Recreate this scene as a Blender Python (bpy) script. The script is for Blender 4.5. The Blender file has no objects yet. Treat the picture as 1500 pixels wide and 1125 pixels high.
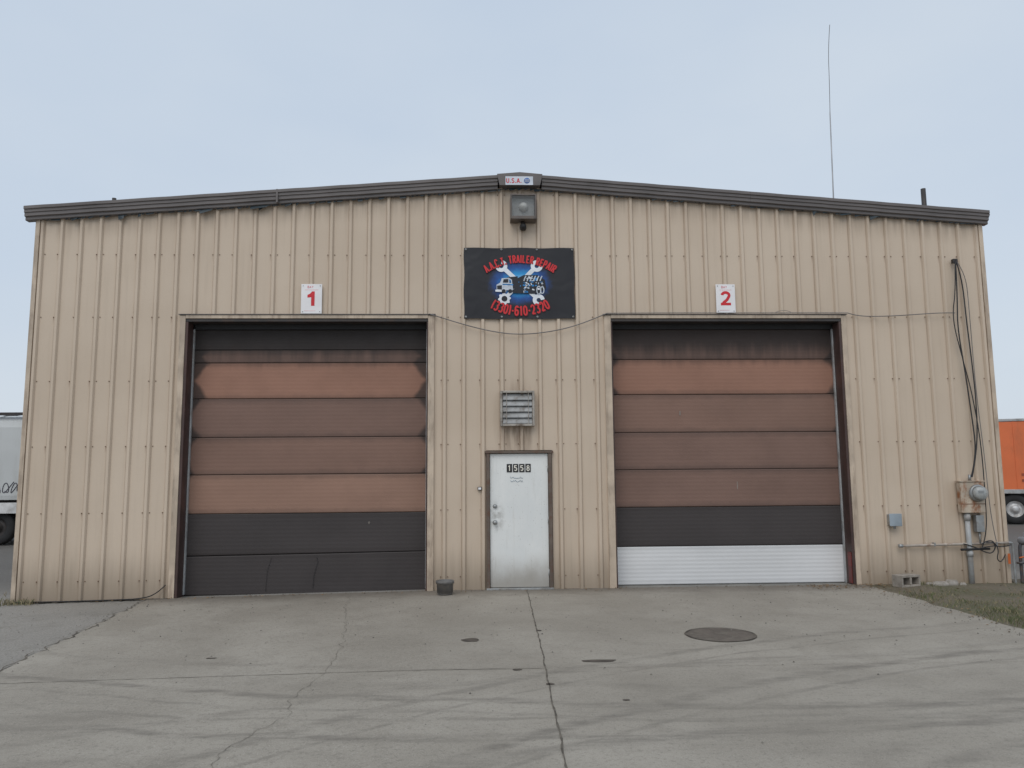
import bpy, math, random
from mathutils import Vector, Matrix, noise as mnoise
random.seed(7)
R=random.random
def U(a,b): return a+(b-a)*R()
scene=bpy.context.scene
COL=scene.collection
# ------------------------------------------------------------ node helpers
class NT:
    def __init__(s,mat):
        s.nt=mat.node_tree; s.n=s.nt.nodes; s.l=s.nt.links
        s.tc=s.n.new('ShaderNodeTexCoord')
        sp=s.n.new('ShaderNodeSeparateXYZ'); s.l.new(s.tc.outputs['Object'],sp.inputs[0])
        s.x,s.y,s.z=sp.outputs
        s.P=s.tc.outputs['Object']
    def put(s,sock,v):
        if isinstance(v,bpy.types.NodeSocket): s.l.new(v,sock)
        elif isinstance(v,(tuple,list)):
            v=tuple(v)
            if len(sock.default_value)==4 and len(v)==3: v=v+(1,)
            sock.default_value=v
        else: sock.default_value=v
    def m(s,op,a,b=0.0,c=None,clamp=False):
        n=s.n.new('ShaderNodeMath'); n.operation=op; n.use_clamp=clamp
        s.put(n.inputs[0],a)
        s.put(n.inputs[1],b)
        if c is not None: s.put(n.inputs[2],c)
        return n.outputs[0]
    def ss(s,v,a,b,o0=0.0,o1=1.0):
        n=s.n.new('ShaderNodeMapRange'); n.interpolation_type='SMOOTHSTEP'
        s.put(n.inputs[0],v); n.inputs[1].default_value=a; n.inputs[2].default_value=b
        n.inputs[3].default_value=o0; n.inputs[4].default_value=o1
        return n.outputs[0]
    def noise(s,sc=(1,1,1),scale=1.0,detail=4,rough=.55,dist=0.0,off=(0,0,0)):
        mp=s.n.new('ShaderNodeMapping'); s.l.new(s.P,mp.inputs[0]); mp.inputs['Scale'].default_value=sc; mp.inputs['Location'].default_value=off
        n=s.n.new('ShaderNodeTexNoise'); s.l.new(mp.outputs[0],n.inputs['Vector'])
        n.inputs['Scale'].default_value=scale; n.inputs['Detail'].default_value=detail; n.inputs['Roughness'].default_value=rough; n.inputs['Distortion'].default_value=dist
        return n.outputs[0]
    def mix(s,f,a,b,mode='MIX'):
        n=s.n.new('ShaderNodeMix'); n.data_type='RGBA'; n.blend_type=mode
        s.put(n.inputs[0],f); s.put(n.inputs[6],a); s.put(n.inputs[7],b)
        return n.outputs[2]
    def bump(s,h,strength=.3,dist=.01):
        n=s.n.new('ShaderNodeBump'); n.inputs['Strength'].default_value=strength; n.inputs['Distance'].default_value=dist
        s.l.new(h,n.inputs['Height']); return n.outputs[0]
def newmat(name):
    m=bpy.data.materials.new(name); m.use_nodes=True
    b=m.node_tree.nodes['Principled BSDF']; return m,NT(m),b
def mk(name,col,rough=.6,metal=0.0,var=.18,scale=3.0,bump=.08,grime=None,gamt=.4,gsc=(1,1,1)):
    m,k,b=newmat(name)
    n1=k.noise(scale=scale,detail=4); n2=k.noise(scale=scale*12,detail=2)
    c=k.mix(k.ss(n1,.3,.7),tuple(x*(1-var) for x in col),tuple(min(1,x*(1+var)) for x in col))
    if grime:
        n3=k.noise(sc=gsc,scale=scale*1.7,detail=5,rough=.65,off=(3,5,7))
        c=k.mix(k.m('MULTIPLY',k.ss(n3,.45,.7),gamt),c,grime)
    k.put(b.inputs['Base Color'],c)
    k.put(b.inputs['Roughness'],k.m('MULTIPLY_ADD',n2,.2,rough-.1))
    b.inputs['Metallic'].default_value=metal
    if bump: k.put(b.inputs['Normal'],k.bump(n2,bump,.004))
    return m
# ------------------------------------------------------------ mesh helpers
def mesh(name,vs,fs,mat,parent=None,smooth=False):
    me=bpy.data.meshes.new(name); me.from_pydata([tuple(v) for v in vs],[],fs); me.update()
    o=bpy.data.objects.new(name,me); COL.objects.link(o)
    if mat:
        for mm in (mat if isinstance(mat,list) else [mat]): me.materials.append(mm)
    if smooth:
        for p in me.polygons: p.use_smooth=True
    if parent: par(o,parent)
    return o
def par(o,e):
    o.parent=e; o.matrix_parent_inverse=Matrix.Translation(-e.location)
def empty(name,loc=(0,0,0)):
    e=bpy.data.objects.new(name,None); e.location=loc; e.empty_display_size=.2; COL.objects.link(e); return e
def bev(o,w,seg=2):
    m=o.modifiers.new('bevel','BEVEL'); m.width=w; m.segments=seg; m.limit_method='ANGLE'
def boxdata(x0,x1,y0,y1,z0,z1):
    v=[(x0,y0,z0),(x1,y0,z0),(x1,y1,z0),(x0,y1,z0),(x0,y0,z1),(x1,y0,z1),(x1,y1,z1),(x0,y1,z1)]
    f=[(0,3,2,1),(4,5,6,7),(0,1,5,4),(1,2,6,5),(2,3,7,6),(3,0,4,7)]
    return v,f
def box(name,x0,x1,y0,y1,z0,z1,mat,parent=None,bevel=0):
    v,f=boxdata(x0,x1,y0,y1,z0,z1); o=mesh(name,v,f,mat,parent)
    if bevel: bev(o,bevel)
    return o
def boxes(name,lst,mat,parent=None,bevel=0):
    V=[];F=[]
    for b in lst:
        v,f=boxdata(*b); k=len(V); V+=v; F+=[tuple(i+k for i in q) for q in f]
    o=mesh(name,V,F,mat,parent)
    if bevel: bev(o,bevel)
    return o
def cyl(name,p0,p1,r0,mat,parent=None,r1=None,seg=24,smooth=True):
    p0=Vector(p0);p1=Vector(p1); r1=r0 if r1 is None else r1
    d=(p1-p0).normalized(); a=d.orthogonal().normalized(); b=d.cross(a)
    V=[];F=[]
    for p,r in ((p0,r0),(p1,r1)):
        for i in range(seg):
            t=2*math.pi*i/seg; V.append(p+a*r*math.cos(t)+b*r*math.sin(t))
    for i in range(seg):
        j=(i+1)%seg; F.append((i,j,seg+j,seg+i))
    F.append(tuple(range(seg))[::-1]); F.append(tuple(range(seg,2*seg)))
    o=mesh(name,V,F,mat,parent)
    for i,p in enumerate(o.data.polygons): p.use_smooth = smooth and i<seg
    return o
def revolve(name,prof,centre,axis,mat,parent=None,seg=40):
    V=[];F=[];c=Vector(centre)
    for r,h in prof:
        for i in range(seg):
            t=2*math.pi*i/seg
            if axis=='z': V.append(c+Vector((r*math.cos(t),r*math.sin(t),h)))
            else: V.append(c+Vector((r*math.cos(t),-h,r*math.sin(t))))
    for k in range(len(prof)-1):
        for i in range(seg):
            j=(i+1)%seg; q=(k*seg+i,k*seg+j,(k+1)*seg+j,(k+1)*seg+i); F.append(q)
    return mesh(name,V,F,mat,parent,smooth=True)
def tube(name,pts,r,mat,parent=None,smooth=True,cyc=False,res=3):
    cu=bpy.data.curves.new(name,'CURVE'); cu.dimensions='3D'; cu.bevel_depth=r; cu.bevel_resolution=res; cu.use_fill_caps=True
    if smooth:
        s=cu.splines.new('NURBS'); s.points.add(len(pts)-1)
        for i,p in enumerate(pts): s.points[i].co=(*p,1)
        s.order_u=3; s.use_endpoint_u=not cyc; s.use_cyclic_u=cyc; s.resolution_u=6
    else:
        s=cu.splines.new('POLY'); s.points.add(len(pts)-1)
        for i,p in enumerate(pts): s.points[i].co=(*p,1)
        s.use_cyclic_u=cyc
    o=bpy.data.objects.new(name,cu); COL.objects.link(o); cu.materials.append(mat)
    if parent: par(o,parent)
    return o
def flat(name,pts,y,mat,parent):
    n=len(pts); V=[(p[0],y,p[1]) for p in pts]
    return mesh(name,V,[tuple(range(n))],mat,parent)
def rib(V,F,pts,w,y):
    n=len(pts); k0_=len(V)
    for i,p in enumerate(pts):
        a=Vector(pts[max(0,i-1)]);b=Vector(pts[min(n-1,i+1)]); d=(b-a).normalized(); nn=Vector((-d.y,d.x))
        s=1.0
        if 0<i<n-1:
            e=(Vector(pts[i])-a).normalized(); s=1/max(.55,abs(d.dot(e)))
        nn*=w/2*s
        V+=[(p[0]+nn.x,y,p[1]+nn.y),(p[0]-nn.x,y,p[1]-nn.y)]
    for i in range(n-1): F.append((k0_+2*i,k0_+2*i+1,k0_+2*i+3,k0_+2*i+2))
def ribbon(name,pts,w,y,mat,parent):
    V=[];F=[]; rib(V,F,pts,w,y); return mesh(name,V,F,mat,parent)
# block stroke lettering: unit cell 0..1 wide, 0..1 high (stroke centre lines)
def ar(cx,cz,rx,rz,a0,a1,n=9): return [(cx+rx*math.cos(math.radians(a0+(a1-a0)*i/n)),cz+rz*math.sin(math.radians(a0+(a1-a0)*i/n))) for i in range(n+1)]
GLY={
'A':[[(0,0),(.5,1)],[(.5,1),(1,0)],[(.2,.30),(.8,.30)]],
'B':[[(.1,0),(.1,1)],[(.1,1),(.55,1)]+ar(.55,.76,.35,.24,90,-90)+[(.1,.52)],[(.1,.52),(.6,.52)]+ar(.6,.26,.4,.26,90,-90)+[(.1,0)]],
'C':[ar(.5,.68,.45,.32,20,180)+ar(.5,.32,.45,.32,180,340)],
'T':[[(0,.94),(1,.94)],[(.5,.94),(.5,0)]],
'R':[[(.1,0),(.1,1)],[(.1,.94),(.55,.94)]+ar(.55,.72,.38,.22,90,-90)+[(.1,.50)],[(.5,.5),(.95,0)]],
'P':[[(.1,0),(.1,1)],[(.1,.94),(.55,.94)]+ar(.55,.69,.38,.25,90,-90)+[(.1,.44)]],
'I':[[(.5,0),(.5,1)]],
'L':[[(.15,1),(.15,0)],[(.0,.06),(.95,.06)]],
'E':[[(.15,0),(.15,1)],[(.15,.94),(.95,.94)],[(.15,.5),(.85,.5)],[(.15,.06),(.95,.06)]],
'Y':[[(0,1),(.5,.5),(1,1)],[(.5,.5),(.5,0)]],
'U':[[(.08,1),(.08,.35)]+ar(.5,.35,.42,.32,180,360)+[(.92,1)]],
'S':[ar(.5,.74,.40,.22,20,180)+[(.3,.56),(.7,.46)]+ar(.5,.26,.40,.22,0,-165)],
'(':[ar(.95,.5,.6,.62,125,235)],
')':[ar(.05,.5,.6,.62,55,-55)],
'-':[[(.1,.45),(.9,.45)]],
'0':[ar(.5,.66,.42,.30,0,180)+ar(.5,.34,.42,.30,180,360)+[(.92,.66)]],
'1':[[(.55,0),(.55,1)],[(.6,.97),(.2,.76)]],
'2':[ar(.5,.70,.40,.26,170,0)+[(.86,.55),(.45,.25),(.1,.06)],[(.05,.05),(.97,.05)]],
'3':[ar(.45,.74,.42,.22,150,-80),ar(.45,.28,.46,.26,85,-150)],
'5':[[(.9,.94),(.15,.94),(.13,.5)],ar(.48,.32,.42,.27,120,-150)],
'6':[ar(.5,.70,.42,.26,25,180)+[(.08,.32)],ar(.5,.30,.42,.27,180,-180,14)],
'8':[ar(.5,.74,.36,.21,0,360,14),ar(.5,.28,.42,.25,0,360,14)],
}
def glyph(V,F,ch,x,z,w,h,sw,y,rot=0.0):
    # x,z = baseline centre ; rot positive leans clockwise
    if ch=='.': strokes=[[(.5,-.0),(.5,.16)]]
    else: strokes=GLY[ch]
    c,s=math.cos(-rot),math.sin(-rot)
    for i,st in enumerate(strokes):
        q=[]
        for a,b in st:
            lx=(a-.5)*w; lz=b*h; q.append((x+lx*c-lz*s,z+lx*s+lz*c))
        rib(V,F,q,sw*(1.25 if ch=='.' else 1),y-.00035*i)
def word(name,s,x,z,adv,w,h,sw,y,mat,parent):
    V=[];F=[]; n=len(s)
    for i,ch in enumerate(s):
        if ch!=' ': glyph(V,F,ch,x+(i-(n-1)/2)*adv,z,w,h,sw,y)
    return mesh(name,V,F,mat,parent)
def gz(x):
    if x>-.5: return 0.0
    if x<-7.1: return -.10
    return -.10*(-.5-x)/6.6
# ------------------------------------------------------------ materials
X0,X1,XC=-7.11,8.32,.605
PITCH=.305; RX=-7.02
def wall_material():
    m,k,b=newmat('tan_ribbed_steel')
    base=k.mix(k.ss(k.noise(scale=.5,detail=3),.3,.7),(.575,.468,.362),(.635,.524,.412))
    pn=k.m('FLOOR',k.m('DIVIDE',k.m('SUBTRACT',k.x,RX),PITCH*3))
    wn=k.n.new('ShaderNodeTexWhiteNoise'); wn.noise_dimensions='1D'; k.l.new(pn,wn.inputs['W'])
    base=k.mix(k.m('MULTIPLY',wn.outputs['Value'],.16),base,(.50,.40,.305))
    st=k.noise(sc=(7,7,.35),scale=1.4,detail=5,rough=.6)
    base=k.mix(k.m('MULTIPLY',k.ss(st,.50,.78),.17),base,(.33,.26,.195))
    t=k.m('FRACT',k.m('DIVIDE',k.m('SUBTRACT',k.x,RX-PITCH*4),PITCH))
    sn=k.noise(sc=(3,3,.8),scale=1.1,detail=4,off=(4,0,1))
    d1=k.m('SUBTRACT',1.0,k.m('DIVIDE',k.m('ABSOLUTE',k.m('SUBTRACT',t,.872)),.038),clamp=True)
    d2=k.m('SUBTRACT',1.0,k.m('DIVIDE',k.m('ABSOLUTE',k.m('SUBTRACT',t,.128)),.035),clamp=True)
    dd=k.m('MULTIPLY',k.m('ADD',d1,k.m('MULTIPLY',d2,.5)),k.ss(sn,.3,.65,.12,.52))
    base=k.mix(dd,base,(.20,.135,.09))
    fz=k.m('FRACT',k.m('DIVIDE',k.m('SUBTRACT',k.z,.20-1.02*2),1.02))
    up=k.m('SUBTRACT',1.0,k.m('DIVIDE',k.m('SUBTRACT',1.0,fz),.12),clamp=True)
    dn=k.m('SUBTRACT',1.0,k.m('DIVIDE',fz,.012),clamp=True)
    row=k.m('MAXIMUM',up,dn)
    dx=k.m('SUBTRACT',1.0,k.m('DIVIDE',k.m('ABSOLUTE',k.m('SUBTRACT',t,.82)),.045),clamp=True)
    ru=k.m('MULTIPLY',k.m('MULTIPLY',row,dx),k.ss(k.noise(scale=2.3,detail=3,off=(9,2,2)),.35,.6,.1,.7))
    base=k.mix(ru,base,(.17,.09,.05))
    ex=k.m('POWER',k.m('ABSOLUTE',k.m('DIVIDE',k.m('SUBTRACT',k.x,.54),.42)),2.0); ez=k.m('POWER',k.m('ABSOLUTE',k.m('DIVIDE',k.m('SUBTRACT',k.z,2.62),.75)),2.0)
    e=k.m('SQRT',k.m('ADD',ex,ez))
    vm=k.m('MULTIPLY',k.ss(e,1.05,.35),k.ss(k.noise(sc=(10,10,1.2),scale=1.2,detail=5,off=(1,1,1)),.35,.65,.1,.7))
    base=k.mix(vm,base,(.18,.12,.08))
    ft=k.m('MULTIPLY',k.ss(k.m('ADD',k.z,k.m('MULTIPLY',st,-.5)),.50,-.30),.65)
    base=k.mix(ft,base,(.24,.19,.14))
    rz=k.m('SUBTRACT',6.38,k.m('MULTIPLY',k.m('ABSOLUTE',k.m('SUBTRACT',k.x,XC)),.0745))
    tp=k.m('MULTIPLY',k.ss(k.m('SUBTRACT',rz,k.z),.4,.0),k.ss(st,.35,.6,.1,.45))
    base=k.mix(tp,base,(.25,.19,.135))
    fine=k.noise(scale=60,detail=2)
    base=k.mix(k.m('MULTIPLY',k.ss(fine,.58,.72),.15),base,(.32,.24,.17))
    k.put(b.inputs['Base Color'],base)
    k.put(b.inputs['Roughness'],k.ss(st,.3,.7,.42,.6))
    b.inputs['Specular IOR Level'].default_value=.35
    big=k.noise(sc=(1.6,1,1.1),scale=1.0,detail=2)
    k.put(b.inputs['Normal'],k.bump(big,.35,.02))
    return m
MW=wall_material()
TAN=mk('tan_trim_paint',(.53,.43,.33),.5,grime=(.22,.155,.11),gamt=.55,scale=2.0,gsc=(3,3,.6))
TRIM=mk('bronze_roof_trim',(.145,.128,.122),.42,scale=1.2,var=.12,grime=(.08,.07,.065),gamt=.5,gsc=(.6,1,3))
TRIM2=mk('bronze_roof_trim_dark',(.075,.066,.064),.5,scale=1.5)
BLACK=mk('black_rubber',(.018,.018,.019),.65)
DARK=mk('dark_steel',(.038,.034,.033),.55,grime=(.09,.05,.03))
FRB=mk('brown_door_frame',(.13,.10,.08),.6,grime=(.12,.05,.025),gamt=.7,scale=5)
DKBROWN=mk('dark_brown_jamb',(.062,.037,.032),.55,grime=(.11,.05,.04),gamt=.5,scale=4,gsc=(1,1,.4))
LGREY=mk('light_grey_metal',(.42,.43,.43),.45,.2,grime=(.2,.16,.12),gamt=.5)
GALV=mk('galvanised_steel',(.36,.37,.37),.42,.5,grime=(.2,.15,.10),gamt=.5,scale=5)
RUSTY=mk('rusted_tan_enclosure',(.50,.42,.33),.65,scale=5,grime=(.27,.10,.035),gamt=.95,gsc=(1,1,.6))
SIGNW=mk('white_sign_sheet',(.84,.82,.82),.5,var=.04)
RED=mk('red_print',(.62,.02,.03),.5,var=.06)
REDT=mk('red_banner_print',(.68,.025,.03),.5,var=.06)
# ------------------------------------------------------------ building
B=empty('metal_warehouse_building',(XC,0,0))
def rtop(x): return 6.63-abs(x-XC)*.0745
def wtop(x): return rtop(x)-.16
OPEN=[(-4.73,-.84,-1,4.26),(2.02,5.86,-1,4.26),(.04,1.08,-1,2.14)]
xs=[(X0,0.0)]
k0=0
while True:
    xr=RX+PITCH*k0
    if xr>X1-.05: break
    xs+=[(xr-.037,0),(xr-.019,-.034),(xr+.019,-.034),(xr+.037,0)]
    k0+=1
xs.append((X1,0))
def ylerp(x):
    for a,b2 in zip(xs,xs[1:]):
        if a[0]<=x<=b2[0]:
            t=(x-a[0])/max(1e-6,b2[0]-a[0]); return a[1]+t*(b2[1]-a[1])
    return 0
cuts=[XC]+[c for o in OPEN for c in o[:2]]
pts=sorted(xs+[(c,ylerp(c)) for c in cuts])
V=[];F=[]
for a,b2 in zip(pts,pts[1:]):
    if b2[0]-a[0]<1e-5: continue
    mx=(a[0]+b2[0])/2; z0=-.35
    for o in OPEN:
        if o[0]<mx<o[1]: z0=o[3]
    zs=[z0]+[z for z in (1,2,3,4,5) if z>z0+.1]
    lv=[(z,z) for z in zs]+[(wtop(a[0]),wtop(b2[0]))]
    for (l0,r0),(l1,r1) in zip(lv,lv[1:]):
        k=len(V); V+=[(a[0],a[1],l0),(b2[0],b2[1],r0),(b2[0],b2[1],r1),(a[0],a[1],l1)]; F.append((k,k+1,k+2,k+3))
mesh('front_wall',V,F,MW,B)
DEP=20
for nm,xx in (('side_wall_a',X0),('side_wall_b',X1)):
    s=-1 if xx<0 else 1
    V=[];F=[]
    prof=[(0.0,0)]
    n=int(DEP/PITCH)
    for i in range(n):
        yr=.15+i*PITCH; prof+=[(yr-.037,0),(yr-.019,.034),(yr+.019,.034),(yr+.037,0)]
    prof.append((DEP,0))
    for (ya,da),(yb,db) in zip(prof,prof[1:]):
        k=len(V); V+=[(xx+s*da,ya,-.35),(xx+s*db,yb,-.35),(xx+s*db,yb,5.88),(xx+s*da,ya,5.88)]; F.append((k,k+1,k+2,k+3))
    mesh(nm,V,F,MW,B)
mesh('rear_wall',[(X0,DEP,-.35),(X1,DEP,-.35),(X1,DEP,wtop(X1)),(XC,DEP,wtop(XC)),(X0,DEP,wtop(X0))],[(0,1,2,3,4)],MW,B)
ROOF=mk('grey_roof_sheet',(.33,.32,.31),.45,.2)
XL,XR=-7.26,8.40
V=[];F=[]
for s,xe in ((-1,XL+.02),(1,XR-.02)):
    k=len(V); V+=[(XC,-.10,rtop(XC)-.03),(xe,-.10,rtop(xe)-.03),(xe,DEP+.1,rtop(xe)-.03),(XC,DEP+.1,rtop(XC)-.03)]; F.append((k,k+1,k+2,k+3))
mesh('roof',V,F,ROOF,B)
prof=[(.02,-.215),(-.075,-.215),(-.085,-.205),(-.085,-.165),(-.118,-.155),(-.118,-.105),(-.135,-.097),(-.135,-.055),(-.155,-.047),(-.155,0),(-.09,.008),(.02,.008)]
def rake(nm,xa,xb,mat):
    V=[];F=[];segs=[xa+(xb-xa)*i/14 for i in range(15)]
    for i,x in enumerate(segs):
        w=.002*math.sin(i*2.1)
        if i in(0,14): w=0
        for (y,z) in prof: V.append((x,y,rtop(x)+z+w))
    n=len(prof)
    for i in range(14):
        for j in range(n):
            j2=(j+1)%n; F.append((i*n+j,i*n+j2,(i+1)*n+j2,(i+1)*n+j))
    F.append(tuple(range(n))); F.append(tuple(range(14*n,15*n))[::-1])
    return mesh(nm,V,F,mat,B)
rake('rake_trim_a',XL,-3.3,TRIM); rake('rake_trim_b',-3.297,XC-.36,TRIM)
rake('rake_trim_c',XC+.36,4.4,TRIM); rake('rake_trim_d',4.403,XR,TRIM)
box('trim_lap_a',-3.312,-3.285,-.157,.0,rtop(-3.3)-.215,rtop(-3.3)+.005,TRIM,B)
cx=.37
V=[(XC-cx,-.165,rtop(XC-cx)+.016),(XC,-.165,rtop(XC)+.02),(XC+cx,-.165,rtop(XC+cx)+.016),(XC+cx-.04,-.165,rtop(XC)-.20),(XC-cx+.04,-.165,rtop(XC)-.20)]
V+=[(a,.02,c) for a,b2,c in V]
mesh('ridge_cap',V,[(0,4,3,2,1),(5,6,7,8,9),(0,1,6,5),(1,2,7,6),(2,3,8,7),(3,4,9,8),(4,0,5,9)],TRIM,B)
for nm,xe,s in (('eave_gutter_a',X0,-1),('eave_gutter_b',X1,1)):
    z=rtop(xe)
    pr=[(0,-.01),(.13,-.02),(.14,-.05),(.10,-.14),(.07,-.21),(0,-.21)]
    V=[(xe+s*a,y,z+c) for y in (-.07,DEP) for a,c in pr]
    n=6; F=[tuple(range(n)),tuple(range(n,2*n))]+[(j,(j+1)%n,n+(j+1)%n,n+j) for j in range(n)]
    mesh(nm,V,F,TRIM,B)
for nm,xa,xb in (('corner_trim_a',X0-.012,X0+.055),('corner_trim_b',X1-.055,X1+.012)):
    boxes(nm,[(xa,xb,-.04,.05,-.35,5.86)],TAN,B,.004)
TARP=mk('dark_plastic_strip',(.03,.045,.055),.5)
V=[];F=[]
x=X0+.1
while x<X1-.1:
    w=U(.04,.16); h=U(.015,.05)
    if R()<.07: h=U(.05,.10)
    k=len(V); zt=rtop(x)-.20
    V+=[(x,-.048,zt),(x+w,-.05,rtop(x+w)-.20),(x+w*U(.6,1),-.055-R()*.03,zt-h*U(.3,1)),(x+w*U(0,.4),-.055,zt-h)]
    F.append((k,k+3,k+2,k+1)); x+=w*U(.8,1.1)
mesh('torn_closure_strip',V,F,TARP,B)
for (xx,ln,dz) in ((-4.55,.22,.07),(-3.75,.3,.05),(5.9,.2,.04),(-3.2,.12,.05),(-6.55,.10,.05)):
    zz=rtop(xx)-.23
    mesh('plastic_shred',[(xx,-.06,zz),(xx+ln,-.07,zz+.03),(xx+ln*.9,-.09,zz-.01),(xx+.02,-.1,zz-dz)],[(0,3,2,1)],TARP,B)
V=[];F=[]
for i in range(k0):
    for sgn in (-.055,.055):
        xs_=RX+PITCH*i+sgn
        if sgn>0 and i%3: continue
        for r in range(7):
            z=.20+1.02*r
            if z>wtop(xs_)-.1: continue
            if any(o[0]-.1<xs_<o[1]+.1 and z<o[3]+.1 for o in OPEN) or xs_<X0+.06 or xs_>X1-.06: continue
            k=len(V); q=.009
            V+=[(xs_+q*math.cos(a*math.pi/3),-.003,z+q*math.sin(a*math.pi/3)) for a in range(6)]+[(xs_+q*.7*math.cos(a*math.pi/3),-.012,z+q*.7*math.sin(a*math.pi/3)) for a in range(6)]
            F+=[(k+a,k+(a+1)%6,k+6+(a+1)%6,k+6+a) for a in range(6)]+[tuple(k+6+a for a in range(6))[::-1]]
mesh('wall_screws',V,F,mk('rusty_screw',(.16,.09,.055),.6),B)
# ---- overhead doors
def door_mat(name,col,zc,hh,xc,hw,edge=.13,grime=(.042,.035,.033),soot=True):
    m,k,b=newmat(name)
    light=col[0]>.5
    st=k.noise(sc=(.6,1,1.3),scale=.9,detail=4,rough=.5,off=(xc,0,zc*3))
    c=k.mix(k.ss(st,.3,.7),tuple(x*.93 for x in col),tuple(min(1,x*1.07) for x in col))
    bl=k.noise(scale=1.3,detail=5,rough=.6,off=(4,0,zc))
    c=k.mix(k.m('MULTIPLY',k.ss(bl,.45,.75),.08 if light else .28),c,tuple(x*.65 for x in col))
    n=k.noise(scale=3.2,detail=5,rough=.6,off=(xc,1,zc*2))
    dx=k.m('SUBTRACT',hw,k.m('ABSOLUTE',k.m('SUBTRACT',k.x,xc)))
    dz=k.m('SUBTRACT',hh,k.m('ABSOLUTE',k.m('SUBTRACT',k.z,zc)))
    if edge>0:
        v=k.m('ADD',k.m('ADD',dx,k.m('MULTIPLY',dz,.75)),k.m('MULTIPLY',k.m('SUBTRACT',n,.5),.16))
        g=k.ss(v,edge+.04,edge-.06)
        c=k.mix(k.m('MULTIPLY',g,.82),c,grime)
    g3=k.m('MULTIPLY',k.ss(k.m('ADD',dz,k.m('MULTIPLY',k.m('SUBTRACT',n,.5),.12)),.11,.0),.10 if light else .34)  # soft darkening towards each section seam, in the edge tint
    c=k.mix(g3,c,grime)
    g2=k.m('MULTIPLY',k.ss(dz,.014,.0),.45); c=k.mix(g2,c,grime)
    if soot:
        vs=k.noise(sc=(5,1,.5),scale=1.5,detail=4,off=(2,0,zc))
        d=k.m('ADD',k.z,k.m('MULTIPLY',k.m('SUBTRACT',vs,.5),.35))
        c=k.mix(k.m('MULTIPLY',k.ss(d,3.45,3.92),.88),c,(.032,.028,.027))
    k.put(b.inputs['Base Color'],c); k.put(b.inputs['Roughness'],k.ss(n,.3,.7,.52,.66)); b.inputs['Specular IOR Level'].default_value=.25
    w=k.m('SINE',k.m('MULTIPLY',k.z,2*math.pi/(.062)))
    k.put(b.inputs['Normal'],k.bump(w,.35 if light else .16,.0025))
    return m
def door(pre,x0,x1,joints,cols,edges,tilt=0):
    xc=(x0+x1)/2; hw=(x1-x0)/2
    for i,(za,zb) in enumerate(zip(joints,joints[1:])):
        zc=(za+zb)/2; hh=(zb-za)/2
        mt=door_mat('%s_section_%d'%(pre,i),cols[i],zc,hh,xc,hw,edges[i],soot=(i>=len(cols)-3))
        y=.25
        if i==0 and tilt: y=.235
        e=.003
        dzl=-.045*tilt if i==0 else 0; dzl2=-.04*tilt if i==1 else 0
        V=[];F=[]
        pr=[(.03,0),(.008,.0),(0,.012),(0,.5),(0,1-.012),(.008,1.0),(.03,1.0)]
        nx=24
        for a in range(nx+1):
            xx=x0+(x1-x0)*a/nx; lf=1-a/nx
            bow=.006*math.sin(math.pi*a/nx)*math.sin(i*1.7+1)
            for yo,t in pr:
                z_lo=za+e+(dzl2*lf if i==1 else 0); z_hi=zb-e+(dzl*lf if i==0 else 0)
                if t in(0,.012): z=z_lo+t
                elif t==.5: z=(z_lo+z_hi)/2
                else: z=z_hi-(1.0-t)
                V.append((xx,y+yo+bow,z))
        n=len(pr)
        for a in range(nx):
            for j in range(n-1): F.append((a*n+j,(a+1)*n+j,(a+1)*n+j+1,a*n+j+1))
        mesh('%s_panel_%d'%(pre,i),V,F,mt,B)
    box(pre+'_backing',x0-.03,x1+.03,.30,.34,-.2,joints[-1]+.1,BLACK,B)
BR=(.235,.143,.110); BRL=(.325,.176,.125); BRL2=(.310,.187,.138); BRM=(.212,.132,.105); CH=(.062,.054,.053); DKB=(.08,.056,.048)
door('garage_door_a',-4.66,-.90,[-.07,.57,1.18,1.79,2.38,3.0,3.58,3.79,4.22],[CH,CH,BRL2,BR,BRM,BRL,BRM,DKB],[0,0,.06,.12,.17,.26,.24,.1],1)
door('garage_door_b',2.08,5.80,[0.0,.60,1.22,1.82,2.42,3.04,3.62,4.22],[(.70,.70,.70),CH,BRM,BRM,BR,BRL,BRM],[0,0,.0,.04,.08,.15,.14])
tube('cracked_panel_a',[(-2.62,.228,.50),(-2.60,.228,.42),(-2.63,.228,.33),(-2.66,.228,.2),(-2.67,.228,.02)],.003,BLACK,B,False)
tube('cracked_panel_b',[(-3.32,.228,.50),(-3.38,.228,.3),(-3.40,.228,-.02)],.0022,BLACK,B,False)
boxes('panel_scratches',[(-1.82,-1.81,.243,.247,1.0,1.04),(-1.83,-1.80,.243,.247,1.02,1.028),(3.2,3.215,.243,.247,2.7,2.77),(4.1,4.11,.243,.247,1.5,1.62)],mk('scratch',(.28,.25,.22),.7),B)
SILL=mk('sill_concrete',(.2,.19,.17),.8)
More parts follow.
